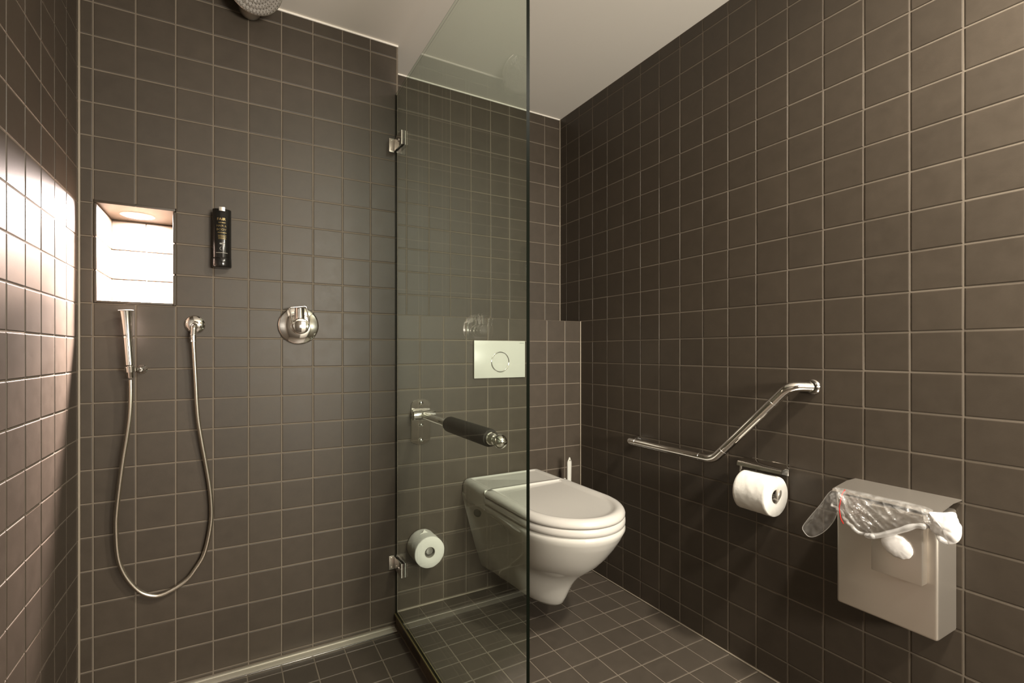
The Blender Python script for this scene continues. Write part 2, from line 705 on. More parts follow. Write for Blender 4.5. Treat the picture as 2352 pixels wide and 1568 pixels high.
lay_tiles(floor, jobs, M['floor_tile'])

# silicone beads along the joints
def trim(n, label, *b, mat='silicone'):
    bm = bmesh.new()
    box(bm, *b, .0018, 2)
    o = finish(bm, 'trim_%d' % n, M[mat])
    tag(o, label, None, 'structure')


trim(1, 'pale sealant bead in the corner of the shower walls', LX - .001, LX + .0048, -.0048, .001, SZ, CZ)
trim(2, 'pale sealant bead in the corner below the ledge', WX - .0044, WX + .001, BY - .0044, BY + .001, FZ, .1)
trim(3, 'pale sealant bead in the upper room corner', WX - .0044, WX + .001, UY - .0044, UY + .001, .1, CZ)
trim(4, 'pale sealant bead between ledge and floor', AX, WX, BY - .005, BY + .001, FZ - .001, FZ + .0045)
trim(5, 'white paint edge where shower wall meets ceiling', LX, AX, -.004, .002, CZ - .006, CZ + .001, mat='ceiling')
trim(6, 'white paint edge where upper wall meets ceiling', AX, WX, UY - .004, UY + .002, CZ - .005, CZ + .001, mat='ceiling')
trim(7, 'pale sealant bead between right wall and floor', WX - .0044, WX + .001, FRONT, BY, FZ - .001, FZ + .004)

# ------------------------------------------------------------------ niche lamp
t = thing('niche_lamp', 'round recessed lamp glowing in the top of the shower niche', 'lamp', (.0897, .113, .3914))
bm = bmesh.new()
lathe(bm, [(.0405, -.0006), (.0412, -.0026), (.0455, -.0022), (.0462, -.0002)], V(.0897, .113, .3914), (0, 0, 1), 40)
finish(bm, 'bezel', M['white_plastic'], t)
bm = bmesh.new()
lathe(bm, [(.0402, 0), (.040, .0018)], V(.0897, .113, .3882), (0, 0, 1), 40)
finish(bm, 'lens', M['lens'], t)

# ------------------------------------------------------------------ glass shower screen
GX0, GX1, GY0, GY1, GT = .8925, .9005, -.9530, -.0015, .9310
t = thing('shower_screen', 'tall frameless glass panel standing between shower and toilet', 'glass screen', (.8965, -.01, FZ))
bm = bmesh.new()
box(bm, GX0, GX1, GY0, GY1, FZ + .0075, GT)
for f in bm.faces:
    f.material_index = 0 if abs(f.normal.x) > .5 else 1
top = [f for f in bm.faces if f.calc_center_median().z > GT + ZF - 1e-4]
bmesh.ops.inset_region(bm, faces=top, thickness=.0008)
for f in top:
    f.material_index = 0
finish(bm, 'glass_pane', [M['glass'], M['glass_edge']], t, smooth=False)
bm = bmesh.new()
box(bm, GX0 - .0035, GX1 + .003, GY0, GY1, FZ + .0004, FZ + .0072, .0012)
finish(bm, 'bottom_seal', M['seal'], t)
for zc in (.7365, -.8415):
    cl = None
    bm = bmesh.new()
    up = zc > 0
    z0, z1 = zc - .0255, zc + .0255
    for x0, x1 in ((GX0 - .0046, GX0 - .0004), (GX1 + .0004, GX1 + .0046)):
        # plate with cut corners on the wall side
        pr = [(-.0025, z0 + .004), (-.093, z0), (-.093, z1), (-.0025, z1 - .004)]
        loft(bm, [[V(x0, a, b) for a, b in pr], [V(x1, a, b) for a, b in pr]])
    cl = finish(bm, 'glass_clamp', M['chrome'], t)
    bm = bmesh.new()
    box(bm, .8685, GX0 - .0048, -.0040, -.0004, z0, z1, .0008)
    finish(bm, 'wall_plate', M['silver'], cl)
    for dz in (-.017, .017):
        bm = bmesh.new()
        lathe(bm, [(.0034, 0), (.0034, .0012), (.0022, .0018), (.0020, .0008)], V(.8780, -.0040, zc + dz), (0, -1, 0), 14)
        finish(bm, 'screw', M['steel'], cl)
    bm = bmesh.new()
    lathe(bm, [(.0062, 0), (.0058, .0022), (.002, .0026)], V(GX0 - .0046, -.060, zc), (-1, 0, 0), 18)
    finish(bm, 'clamp_bolt', M['chrome'], cl)

# ------------------------------------------------------------------ linear drain
t = thing('shower_drain', 'long stainless drain channel along the foot of the shower wall', 'drain', (.45, -.025, SZ))
bm = bmesh.new()
box(bm, .0, .889, -.0120, -.0014, SZ - .006, SZ + .0035, .0008)
finish(bm, 'wall_flange', M['steel_drain'], t)
bm = bmesh.new()
box(bm, .0, .889, -.0460, -.0140, SZ - .006, SZ + .0022, .0012)
finish(bm, 'cover', M['steel_drain'], t)
bm = bmesh.new()
box(bm, .0, .889, -.0505, -.0475, SZ - .006, SZ + .0042, .0008)
finish(bm, 'front_edge', M['chrome'], t)

# ------------------------------------------------------------------ toilet
TX0 = 1.3655
t = thing('toilet', 'white wall-hung toilet with closed lid under the flush plate', 'toilet', (TX0, BY, FZ))


def plan(w, yc, L, yb, z, wb=None, wm=None, ym=-.08, n=40, p=2.0):
    """U-shaped outline: back edge at yb, half width wb there, wm at ym, w at yc, rounded front of depth L"""
    wb = w if wb is None else wb
    wm = w if wm is None else wm
    pts = []
    ys = [yb, (yb + ym) / 2, ym] + [ym + (yc - ym) * k / 6 for k in range(1, 6)]
    for i, y in enumerate(ys):
        if y >= ym:
            f = (yb - y) / (yb - ym)
            ww = wb + (wm - wb) * f
        else:
            f = (ym - y) / (ym - yc)
            f = f * f * (3 - 2 * f)
            ww = wm + (w - wm) * f
        pts.append((-ww, y))
    for k in range(n + 1):
        a = PI * k / n
        c, s = math.cos(a), math.sin(a)
        e = 2.0 / p
        pts.append((-w * math.copysign(abs(c) ** e, c), yc - L * abs(s) ** e))
    for x, y in reversed(pts[:len(ys)]):
        pts.append((-x, y))
    return [V(TX0 + x, y, z) for x, y in pts]


YB = BY - .0008
body = [  # z, half width at yc, yc, front tip, half width at wall, half width at the waist, front roundness
    (-.6180, .1800, -.447, -.6560, .1840, .1840, 2.0),
    (-.6230, .1870, -.447, -.6610, .1870, .1860, 2.0),
    (-.6330, .1890, -.447, -.6620, .1870, .1850, 2.0),
    (-.6480, .1850, -.445, -.6530, .1845, .1760, 2.0),
    (-.6600, .1810, -.443, -.6470, .1810, .1560, 2.0),
    (-.6720, .1770, -.440, -.6390, .1780, .1330, 2.0),
    (-.6850, .1725, -.436, -.6300, .1750, .1200, 2.0),
    (-.7000, .1675, -.430, -.6190, .1710, .1160, 2.0),
    (-.7300, .1575, -.415, -.5960, .1630, .1160, 1.95),
    (-.7600, .1470, -.385, -.5690, .1550, .1190, 1.85),
    (-.7850, .1370, -.345, -.5380, .1480, .1210, 1.70),
    (-.8050, .1290, -.315, -.5110, .1420, .1220, 1.60),
    (-.8250, .1210, -.295, -.4900, .1370, .1220, 1.55),
    (-.8500, .1120, -.280, -.4680, .1300, .1190, 1.55),
    (-.8800, .1010, -.270, -.4480, .1200, .1120, 1.60),
    (-.9100, .0890, -.260, -.4310, .1100, .1010, 1.65),
    (-.9350, .0770, -.255, -.4150, .1010, .0900, 1.75),
    (-.9470, .0660, -.250, -.3990, .0940, .0810, 1.85),
    (-.9540, .0500, -.245, -.3700, .0840, .0680, 1.9),
]
bm = bmesh.new()
loft(bm, [plan(w, yc, yc - yf, YB, z, wb, wm, ym=-.060, p=pp) for z, w, yc, yf, wb, wm, pp in body])
finish(bm, 'bowl', M['porcelain'], t, 60)
# back deck of the bowl, behind the lid
bm = bmesh.new()
HY = -.1840


def deck(i, z, wtop):
    x0, x1 = TX0 - wtop + i, TX0 + wtop - i
    y0, y1 = YB - i * .5, HY
    r = .018
    out = []
    for cx, cy, a0 in ((x1 - r, y0 - r * .4, 0), (x0 + r, y0 - r * .4, 90)):
        for k in range(7):
            a = math.radians(a0 + 15 * k)
            out.append(V(cx + r * math.cos(a), cy + r * .4 * math.sin(a), z))
    out += [V(x0, y1, z), V(x1, y1, z)]
    return out


loft(bm, [deck(0, -.6400, .186), deck(0, -.600, .1875), deck(.001, -.5860, .1875), deck(.006, -.5735, .1875), deck(.014, -.5660, .1875),
          deck(.022, -.5640, .1875), deck(.030, -.5650, .1875), deck(.036, -.5690, .1875), deck(.042, -.5700, .1875)])
finish(bm, 'back_deck', M['porcelain'], t, 60)
bm = bmesh.new()
box(bm, TX0 - .1875, TX0 + .1875, HY - .0055, HY + .0005, -.6180, -.5655, .002)
finish(bm, 'hinge_strip', M['white_plastic'], t)
# seat ring
LB = HY - .0065
bm = bmesh.new()


def ring(z, i):
    return plan(.1885 - i, -.447, .2150 - i, LB - i * .1, z, ym=LB - .05)


loft(bm, [ring(-.6165, .009), ring(-.6155, .004), ring(-.6130, .0005), ring(-.6060, .0000), ring(-.5965, .0010), ring(-.5925, .0040), ring(-.5918, .009)])
finish(bm, 'seat', M['seat_plastic'], t, 60)
bm = bmesh.new()


def lring(z, i, ib=None):
    return plan(.1880 - i, -.447, .2140 - i, LB - max(0, i - .012) * .12, z, ym=LB - .05)


loft(bm, [lring(-.5900, .010), lring(-.5893, .004), lring(-.5870, .0005), lring(-.5810, .0), lring(-.5740, .0022), lring(-.5680, .007), lring(-.5640, .014),
          lring(-.5625, .022), lring(-.5635, .030), lring(-.5668, .036), lring(-.5700, .042), lring(-.5712, .050)])
finish(bm, 'lid', M['seat_plastic'], t, 60)
bm = bmesh.new()
lathe(bm, [(.0165, -.012), (.0165, .0010), (.0145, .0020), (.006, .0012)], V(TX0 - .1400, -.0290, -.7030), (-.80, -.59, -.10), 24)
bc = finish(bm, 'bolt_cap', M['dark_hole'], t)
bc['label'] = 'dark round fixing cap'

# ------------------------------------------------------------------ toilet brush
t = thing('toilet_brush', 'white toilet brush handle standing upright behind the toilet', 'toilet brush', (1.656, BY, -.84))
bx_, by_ = 1.6560, -.0700
bm = bmesh.new()
h0, h1 = -.80, -.5130
n = 20
for sgn in (1,):
    rings = []
    for k in range(15):
        f = k / 14
        z = h0 + (h1 - h0) * f
        half = .0088 + .0030 * f
        if f > .86:
            q = (z - (h1 - .0125)) / .0125
            half = .0118 * math.sqrt(max(.02, 1 - max(0, q) ** 2))
        cx = bx_ + .0035 * f
        rings.append([V(cx + half * math.cos(a), by_ + .0055 * math.sin(a), z) for a in [2 * PI * j / n for j in range(n)]])
    loft(bm, rings)
hd = finish(bm, 'handle', M['white_plastic'], t, 50)
bm = bmesh.new()
lathe(bm, [(.0026, 0), (.0026, .0012)], V(bx_ + .0025, by_ - .0049, -.5260), (0, -1, .2), 12)
ho = finish(bm, 'hanging_hole', M['dark_hole'], hd)
bm = bmesh.new()
lathe(bm, [(.034, 0), (.037, .004), (.041, .12), (.042, .155), (.014, .160), (.010, .185)], V(bx_, by_, -.930), (0, 0, 1), 28)
finish(bm, 'brush_pot', M['white_plastic'], t)
bm = bmesh.new()
box(bm, bx_ - .012, bx_ + .012, by_ + .030, BY - .0006, -.86, -.82, .002)
finish(bm, 'wall_bracket', M['chrome'], t)

# ------------------------------------------------------------------ flush plate
t = thing('flush_plate', 'white rectangular flush plate with round chrome ringed button', 'flush plate', (1.3505, BY, -.0765))
bm = bmesh.new()
box(bm, 1.2270, 1.4740, BY - .0115, BY - .0006, -.1553, .0030, .0016)
finish(bm, 'plate', M['white_plastic'], t)
bm = bmesh.new()
RC = V(1.3495, BY - .0115, -.0878)
prof = []
for k in range(13):
    a = 2 * PI * k / 12
    prof.append((.0420 + .0024 * math.cos(a), .0004 + .0022 * math.sin(a)))
lathe(bm, prof, RC, (0, -1, 0), 48, caps=False)
finish(bm, 'chrome_ring', M['chrome'], t)
bm = bmesh.new()
lathe(bm, [(.0398, 0), (.0395, .0012), (.030, .0016)], RC, (0, -1, 0), 48)
finish(bm, 'button', M['white_plastic'], t)
bm = bmesh.new()            # the maker's line of print, too fine in the photograph to read
for k in range(7):
    x = 1.4455 + .0032 * k
    box(bm, x, x + .0022, BY - .01185, BY - .0114, -.0082, -.0054)
finish(bm, 'fine_print', M['grey_print'], t, smooth=False)

# ------------------------------------------------------------------ toilet paper left of the toilet
def tissue_roll(name, label, c0, axis, r, length, rough=.0, tear=None, group=None):
    a = Vector(axis).normalized()
    base = V(*c0)
    t = thing(name, label, 'toilet paper', c0)
    bm = bmesh.new()
    n = 64
    up = Vector((0, 0, 1))
    u = up.cross(a).normalized()
    w = a.cross(u)
    ri = .0205
    prof = [(ri, .0005), (ri + .004, 0)] + [(ri + (r - .002 - ri) * k / 4, 0) for k in range(1, 5)]
    prof += [(r, .002)] + [(r, .002 + (length - .004) * k / 16) for k in range(1, 17)] + [(r - .002, length), (ri + .004, length), (ri, length - .0005)]
    rings = []
    for j, (rr, tt) in enumerate(prof):
        ring_ = []
        for k in range(n):
            th = 2 * PI * k / n
            q = rr
            if rr >= r - .0001:
                q += rough * noise.noise(Vector((math.cos(th) * 3.2, math.sin(th) * 3.2, tt * 45)))
                q += rough * .8 * noise.noise(Vector((math.cos(th) * 9, math.sin(th) * 9, tt * 110)))
            ring_.append(base + a * tt + (u * math.cos(th) + w * math.sin(th)) * q)
        rings.append(ring_)
    loft(bm, rings + [rings[0]], False, False)
    bmesh.ops.remove_doubles(bm, verts=bm.verts, dist=1e-6)
    finish(bm, 'paper', M['paper'], t, 50)
    bm = bmesh.new()
    lathe(bm, [(ri - .0001, .001), (ri - .0001, length - .001), (ri - .0014, length - .001), (ri - .0014, .001), (ri - .0001, .001)], base, a, 32, caps=False)
    finish(bm, 'core', M['cardboard'], t)
    return t


t = tissue_roll('toilet_roll', 'full toilet roll facing out on the cistern wall, left of the toilet', (1.0005, BY - .004, -.7985), (0, -1, 0), .0585, .097, .0006)
bm = bmesh.new()
pts = [(-.016, .0560), (-.006, .0600), (.0, .0705), (.006, .0635), (.014, .0575)]
loft(bm, [[V(1.0005 + a * 1.0 - .004, BY - .048, -.7985 + b) for a, b in pts] + [V(1.0005 - .004, BY - .048, -.7985 + .050)],
          [V(1.0005 + a * 1.1 - .004, BY - .0495, -.7985 + b) for a, b in pts] + [V(1.0005 - .004, BY - .050, -.7985 + .050)]])
finish(bm, 'loose_end', M['paper'], t)
t = thing('spare_roll_peg', 'chrome peg through the toilet roll left of the toilet', 'roll holder', (1.0005, BY, -.7985))
bm = bmesh.new()
lathe(bm, [(.0135, .0012), (.0135, .086), (.0150, .087), (.0155, .094), (.0130, .0985), (.006, .0990)], V(1.0005, BY, -.7935), (0, -1, 0), 28)
finish(bm, 'peg', M['chrome'], t)

# ------------------------------------------------------------------ toilet paper on the right wall
RX, RZ = 1.7235, -.4640
tissue_roll('toilet_roll', 'crumpled toilet roll under a chrome flap on the right wall', (RX, -.8780, RZ), (0, -1, 0), .0580, .1015, .0009)
t = thing('paper_holder', 'chrome toilet paper holder with flap and end peg on the right wall', 'roll holder', (WX, -.93, -.39))
bm = bmesh.new()
FL = [(WX - .0035, -.3790), (WX - .028, -.3765), (WX - .050, -.3790), (WX - .064, -.3825), (WX - .0685, -.3865), (WX - .0690, -.3960), (WX - .0670, -.3960), (WX - .0660, -.3880), (WX - .062, -.3850), (WX - .050, -.3815), (WX - .028, -.3790), (WX - .0035, -.3815)]
loft(bm, [[V(a, -.8560, b) for a, b in FL], [V(a, -.9970, b) for a, b in FL]])
finish(bm, 'flap', M['chrome'], t)
bm = bmesh.new()
box(bm, WX - .0036, WX - .0003, -.9800, -.8640, -.412, -.3775, .001)
finish(bm, 'wall_plate', M['chrome'], t)
bm = bmesh.new()
tube(bm, fillet([V(WX - .002, -.8620, -.384), V(WX - .055, -.8620, -.388), V(RX, -.8640, RZ + .010), V(RX, -.880, RZ + .0085), V(RX, -.9880, RZ + .0085)], .012), .0042, 12)
finish(bm, 'arm', M['chrome'], t)
bm = bmesh.new()
rr = []
for yy, k in ((-.9790, .85), (-.9810, 1), (-.9900, 1), (-.9915, .8)):
    ring_ = []
    for j in range(24):
        a = 2 * PI * j / 24
        ring_.append(V(RX + .0075 * k * math.cos(a) + .004 * math.sin(a), yy, RZ + .0085 + .0135 * k * math.sin(a)))
    rr.append(ring_)
loft(bm, rr)
finish(bm, 'end_stop', M['silver'], t)

# ------------------------------------------------------------------ drop-down support rail
RX0 = .9985
t = thing('support_rail', 'chrome drop-down support rail with black foam grip beside the toilet', 'support rail', (RX0, BY, -.30))
bm = bmesh.new()


def plate_outline(s):
    o = []
    w, zt, zb = .0390 * s, -.2275, -.4080
    for k in range(13):
        a = math.radians(180 - 15 * k)
        o.append((w * math.cos(a), zt - .0235 + .0230 * s * math.sin(a)))
    for k in range(13):
        a = math.radians(-15 * k)
        o.append((w * math.cos(a), zb + .0185 + .0180 * s * math.sin(a)))
    return o


loft(bm, [[V(RX0 + a, BY - .0006, b) for a, b in plate_outline(1)], [V(RX0 + a, BY - .0048, b) for a, b in plate_outline(1)],
          [V(RX0 + a, BY - .0062, b) for a, b in plate_outline(.955)]])
wp = finish(bm, 'wall_plate', M['chrome'], t)
for zz in (-.2445, -.3300, -.3905):
    bm = bmesh.new()
    lathe(bm, [(.0088, 0), (.0082, .0035), (.0055, .0062), (.0015, .0074)], V(RX0, BY - .0062, zz), (0, -1, 0), 20)
    finish(bm, 'screw', M['chrome'], wp)
bm = bmesh.new()
lathe(bm, [(.0150, -.0420), (.0185, -.0400), (.0200, -.0300), (.0200, .0300), (.0185, .0470), (.0140, .0490)], V(RX0, BY - .0270, -.2900), (1, 0, 0), 28)
finish(bm, 'hinge_barrel', M['chrome'], t)
bm = bmesh.new()
tube(bm, [V(RX0, BY - .030, -.2900), V(RX0, -.640, -.2925)], .0135, 24)
finish(bm, 'arm', M['chrome'], t)
bm = bmesh.new()
lathe(bm, [(.0200, 0), (.0250, .004), (.0265, .012), (.0265, .300), (.0245, .309), (.0150, .311)], V(RX0, -.2760, -.2910), (0, -1, -.004), 32)
finish(bm, 'foam_grip', M['foam'], t)
bm = bmesh.new()
lathe(bm, [(.0170, 0), (.0190, .002), (.0190, .006), (.0165, .008), (.0155, .030)], V(RX0, -.5865, -.2922), (0, -1, -.004), 28)
finish(bm, 'collar', M['chrome'], t)
bm = bmesh.new()
lathe(bm, [(.0200 * math.sin(PI * k / 18), -.0200 * math.cos(PI * k / 18)) for k in range(19)], V(RX0, -.6420, -.2925), (0, -1, 0), 32)
finish(bm, 'end_ball', M['chrome'], t, 60)

# ------------------------------------------------------------------ angled grab bar
t = thing('grab_bar', 'chrome angled grab bar rising to the right on the right wall', 'grab bar', (WX, -.70, -.40))
gx = WX - .0530
bm = bmesh.new()
path = fillet([V(WX - .0005, -.3620, -.3995), V(gx, -.3620, -.3995), V(gx, -.7580, -.3995), V(gx, -1.0130, -.1420), V(WX - .0005, -1.0480, -.1440)], [.030, .070, .042], 12)
tube(bm, path, .0150, 24)
finish(bm, 'tube', M['chrome'], t, 60)
for p, d in (((gx, -.405, -.3995), (0, -1, 0)), ((gx, -.706, -.3995), (0, -1, 0)), ((gx, -.797, -.3601), (0, -1, 1.01)), ((gx, -.964, -.1915), (0, -1, 1.01))):
    bm = bmesh.new()
    lathe(bm, [(.0148, -.0012), (.0156, -.0006), (.0156, .0006), (.0148, .0012)], V(*p), d, 24)
    finish(bm, 'joint_ring', M['chrome'], t)
for y, z, s in ((-.3620, -.3995, -1), (-1.0480, -.1440, 1)):
    bm = bmesh.new()
    lathe(bm, [(.0185 + .002 * s, .0004), (.0185 + .002 * s, .0022), (.0170 + .001 * s, .0045), (.0158, .0090), (.0151, .0130)], V(WX, y, z), (-1, 0, 0), 32)
    finish(bm, 'wall_rosette', M['chrome'], t)

# ------------------------------------------------------------------ sanitary bin
t = thing('sanitary_bin', 'brushed steel wall bin with sloping lid on the right wall', 'bin', (WX, -1.26, -.68))
BX = WX - .1000
bm = bmesh.new()
box(bm, BX, WX - .0005, -1.3640, -1.1590, -.6770, -.4010, .0065, 4)
finish(bm, 'body', M['steel'], t)
bm = bmesh.new()
LID = [(WX - .0005, -.3785), (WX - .045, -.3790), (WX - .112, -.3900), (WX - .1135, -.3955), (WX - .1120, -.3955), (WX - .1105, -.3920), (WX - .045, -.3812), (WX - .0005, -.3807)]
loft(bm, [[V(a, -1.1560, b) for a, b in LID], [V(a, -1.3720, b) for a, b in LID]])
finish(bm, 'lid', M['steel'], t)
bm = bmesh.new()
box(bm, BX - .0270, BX - .0003, -1.3460, -1.2480, -.5560, -.4020, .0022)
dsp = finish(bm, 'bag_dispenser', M['steel'], t)
bm = bmesh.new()
rings = []
for k, (s, x) in enumerate(((1.0, .0002), (.99, .0035), (.8, .0060), (.45, .0072))):
    r_ = []
    for j in range(36):
        a = 2 * PI * j / 36
        yy, zz = .0310 * s * math.cos(a), .0250 * s * math.sin(a)
        c_, s_ = math.cos(math.radians(24)), math.sin(math.radians(24))
        r_.append(V(BX - .0270 - x, -1.3000 + yy * c_ - zz * s_, -.4820 + yy * s_ + zz * c_ - .0008 * (j % 3)))
    rings.append(r_)
loft(bm, rings)
ov = finish(bm, 'bag_opening', M['bag_paper'], dsp, 60)
ov['label'] = 'white oval of folded hygiene bags'
bm = bmesh.new()
for yy, zz in ((-1.3170, -.4895), (-1.3170, -.4865), (-1.3170, -.4925), (-1.3110, -.4935), (-1.3110, -.4905)):
    box(bm, BX - .0330, BX - .0315, yy - .0008, yy + .0008, zz - .0008, zz + .0008)
finish(bm, 'printed_marks', M['grey_print'], dsp, smooth=False)

# clear bag hung over the lid
t = thing('plastic_bag', 'crumpled clear plastic bag with red drawstring hanging over the steel bin', 'plastic bag', (WX - .118, -1.25, -.39))
TOP = [(-1.1627, -.3865), (-1.1843, -.3852), (-1.2271, -.3849), (-1.2673, -.3856), (-1.3052, -.3846), (-1.341, -.3852), (-1.3588, -.3887)]
HEM = [(-1.159, -.4284), (-1.1699, -.4371), (-1.1947, -.4587), (-1.222, -.4785), (-1.2466, -.4779), (-1.2703, -.4683), (-1.308, -.4456), (-1.3352, -.4276), (-1.3572, -.4249), (-1.3772, -.4385), (-1.3914, -.4469)]
TOPS = spline([V(0, a, b) for a, b in TOP], 8)
HEMS = spline([V(0, a, b) for a, b in HEM], 8)


def along(P, u):
    x = u * (len(P) - 1)
    i = min(int(x), len(P) - 2)
    return P[i].lerp(P[i + 1], x - i)


def bag_sheet(layer, nu=130, nv=48):
    bm = bmesh.new()
    grid = []
    for i in range(nu + 1):
        row = []
        u = i / nu
        a, b = along(TOPS, u), along(HEMS, u)
        for j in range(nv + 1):
            v = j / nv
            p = a.lerp(b, v)
            q = Vector((p.y * 13 + p.z * 7, p.z * 17 - p.y * 4, layer * 9.0))
            rid = 1 - abs(noise.noise(q * 1.3 + Vector((0, v * 1.5, 0))))
            rid2 = 1 - abs(noise.noise(q * 3.1 + Vector((5, 0, 2))))
            bul = math.sin(PI * min(1, v * .95 + .05))
            rid3 = 1 - abs(noise.noise(Vector((p.y * 34 - p.z * 40, p.z * 9 + p.y * 6, 3 + layer))))
            amp = min(1, v * 4)
            d = .1170 + (.012 if layer == 0 else .004) * bul + .011 * (rid ** 3 - .45) * amp + .0045 * (rid2 ** 7 - .2) * amp + .009 * rid3 ** 10 * amp
            d = max(d, .1145 if v < .2 else .1292 + layer * -.001 if -1.352 < p.y < -1.24 else .1035)
            if v < .04:
                d = .1142 - .006 * (1 - v / .04)
            z = p.z + (.0008 if v < .04 else 0)
            row.append(bm.verts.new(Vector((WX - d, p.y, z))))
        grid.append(row)
    for i in range(nu):
        for j in range(nv):
            bm.faces.new((grid[i][j], grid[i + 1][j], grid[i + 1][j + 1], grid[i][j + 1]))
    return bm, grid


for lay in (0, 1):
    bm, grid = bag_sheet(lay)
    hemline = [g[-1].co.copy() for g in grid]
    finish(bm, 'film', M['bag'], t, 180)
    if lay == 0:
        bm = bmesh.new()
        rr = [.0030 + .0016 * noise.noise(p * 60) + .0030 * min(1, i / 60) for i, p in enumerate(hemline)]
        tube(bm, [p + Vector((-.001, 0, .001)) for p in hemline], rr, 10)
        finish(bm, 'hem', M['bag_hem'], t, 60)
# lobe hanging beyond the left side of the bin
LOBE = [(-1.1620, -.3880), (-1.1439, -.407), (-1.1249, -.44), (-1.1015, -.4749), (-1.0804, -.5101), (-1.0834, -.5236), (-1.0955, -.5321), (-1.1113, -.5269), (-1.1307, -.5105), (-1.1476, -.4892), (-1.1600, -.4656), (-1.1660, -.4370)]
LS = spline([V(0, a, b) for a, b in LOBE] + [V(0, *LOBE[0])], 6)[:-1]
cen = V(0, -1.128, -.470)
for lay in (0, 1):
    bm = bmesh.new()
    rings = []
    for k in range(9):
        f = 1 - k / 9
        r_ = []
        for p in LS:
            q = cen + (p - cen) * f
            puff = (1 - f * f) * (.011 if lay == 0 else -.008)
            d = .1080 + puff + .004 * (noise.noise(Vector((q.y * 70, q.z * 70, lay * 7))) if 0 < k else 0)
            r_.append(Vector((WX - d, q.y, q.z)))
        rings.append(r_)
    loft(bm, rings, False, True)
    finish(bm, 'side_lobe', M['bag'], t, 180)
bm = bmesh.new()
tube(bm, [Vector((WX - .1085, p.y, p.z)) for p in LS + [LS[0]]], .0009, 6)
finish(bm, 'lobe_rim', M['bag_hem'], t)
bm = bmesh.new()
st = [(-1.1872, -.3852, .1165), (-1.1828, -.3972, .1215), (-1.1828, -.4144, .1290), (-1.1819, -.4281, .1320), (-1.184, -.4448, .1330), (-1.1858, -.4558, .1320), (-1.1898, -.4661, .1290)]
tube(bm, spline([V(WX - d, a, b) for a, b, d in st], 5), .0013, 8)
ds = finish(bm, 'drawstring', M['red'], t)
ds['label'] = 'thin red drawstring'
# gathered white end of the bag at the right corner
PAPER = [(-1.3580, -.3900), (-1.3811, -.3850), (-1.3990, -.3800), (-1.4060, -.3959), (-1.4110, -.4098), (-1.4105, -.4276), (-1.4035, -.4417), (-1.3914, -.4477), (-1.3785, -.4397), (-1.3626, -.4290), (-1.3560, -.4090)]
PS = spline([V(0, a, b) for a, b in PAPER] + [V(0, *PAPER[0])], 5)[:-1]
cen = V(0, -1.385, -.415)
bm = bmesh.new()
rings = []
for sgn, ks in ((-1, range(6, -1, -1)), (1, range(0, 7))):
    for k in ks:
        f = math.cos(k / 6 * PI / 2 * .93)
        r_ = []
        for p in PS:
            q = cen + (p - cen) * f
            th = math.sin(k / 6 * PI / 2) * (.013 if sgn > 0 else .006) * sgn
            wr = .007 * (noise.noise(Vector((q.y * 55 + q.z * 20, q.z * 40, sgn * 3))) if k else 0)
            r_.append(Vector((WX - .1230 - th - abs(wr) * sgn, q.y, q.z)))
        if sgn > 0 and k == 0:
            continue
        rings.append(r_)
loft(bm, rings)
pe = finish(bm, 'gathered_end', M['bag_paper'], t, 35)
pe['label'] = 'bunched white end of the bag'

# ------------------------------------------------------------------ soap dispenser
DX, DR = .3245, .0262
t = thing('soap_dispenser', 'slim black wall dispenser with gold lettering between niche and shower tap', 'soap dispenser', (DX, 0, .2245))
DY = -.0285
# lower edge .2235, upper edge .4085


def dring(z, s=1.0, drop=0.0):
    o = []
    for k in range(40):
        a = 2 * PI * k / 40
        x, y = math.cos(a), math.sin(a)
        yy = DY + DR * s * y
        if y > 0:
            yy = min(yy, -.0045)
        o.append(V(DX + DR * s * x, yy, z + drop * (y)))
    return o


bm = bmesh.new()
loft(bm, [dring(.2520), dring(.4040, 1, .0015), dring(.4065, .975, .003), dring(.4075, .90, .003)])
bd = finish(bm, 'body', M['black_plastic'], t, 50)
bm = bmesh.new()
loft(bm, [dring(.2225, .92), dring(.2235, .99), dring(.2260, 1.03), dring(.2500, 1.03), dring(.2515, 1.0)])
finish(bm, 'base_cap', M['black_plastic'], t, 50)
bm = bmesh.new()
box(bm, DX - .0085, DX + .0085, -.0044, -.0004, .232, .400)
finish(bm, 'wall_bracket', M['black_plastic'], t)


def wrap(bm, z, rr=DR + .00015, a0=0.0):
    for v in bm.verts:
        x, y, d = v.co
        a = x / rr + a0
        v.co = V(DX + math.sin(a) * (rr + d), DY - math.cos(a) * (rr + d), z + y)


# silver clip at the top edge
bm = bmesh.new()
bmesh.ops.create_grid(bm, x_segments=6, y_segments=1, size=.5)
for v in bm.verts:
    v.co = Vector((v.co.x * .0150, v.co.y * .0120, .0004))
g = bmesh.ops.extrude_face_region(bm, geom=list(bm.faces))
for v in [e for e in g['geom'] if isinstance(e, bmesh.types.BMVert)]:
    v.co.z += .0022
wrap(bm, .4028, a0=.02)
finish(bm, 'clip', M['silver'], t)


def label_text(txt, size, z, mat, dx=0.0, sx=1.0):
    bm = text_mesh(txt, size, .00012)
    bmesh.ops.scale(bm, vec=(sx, 1, 1), verts=bm.verts)
    bmesh.ops.translate(bm, vec=(dx, 0, 0), verts=bm.verts)
    wrap(bm, z)
    finish(bm, 'lettering', M[mat], bd, smooth=False)


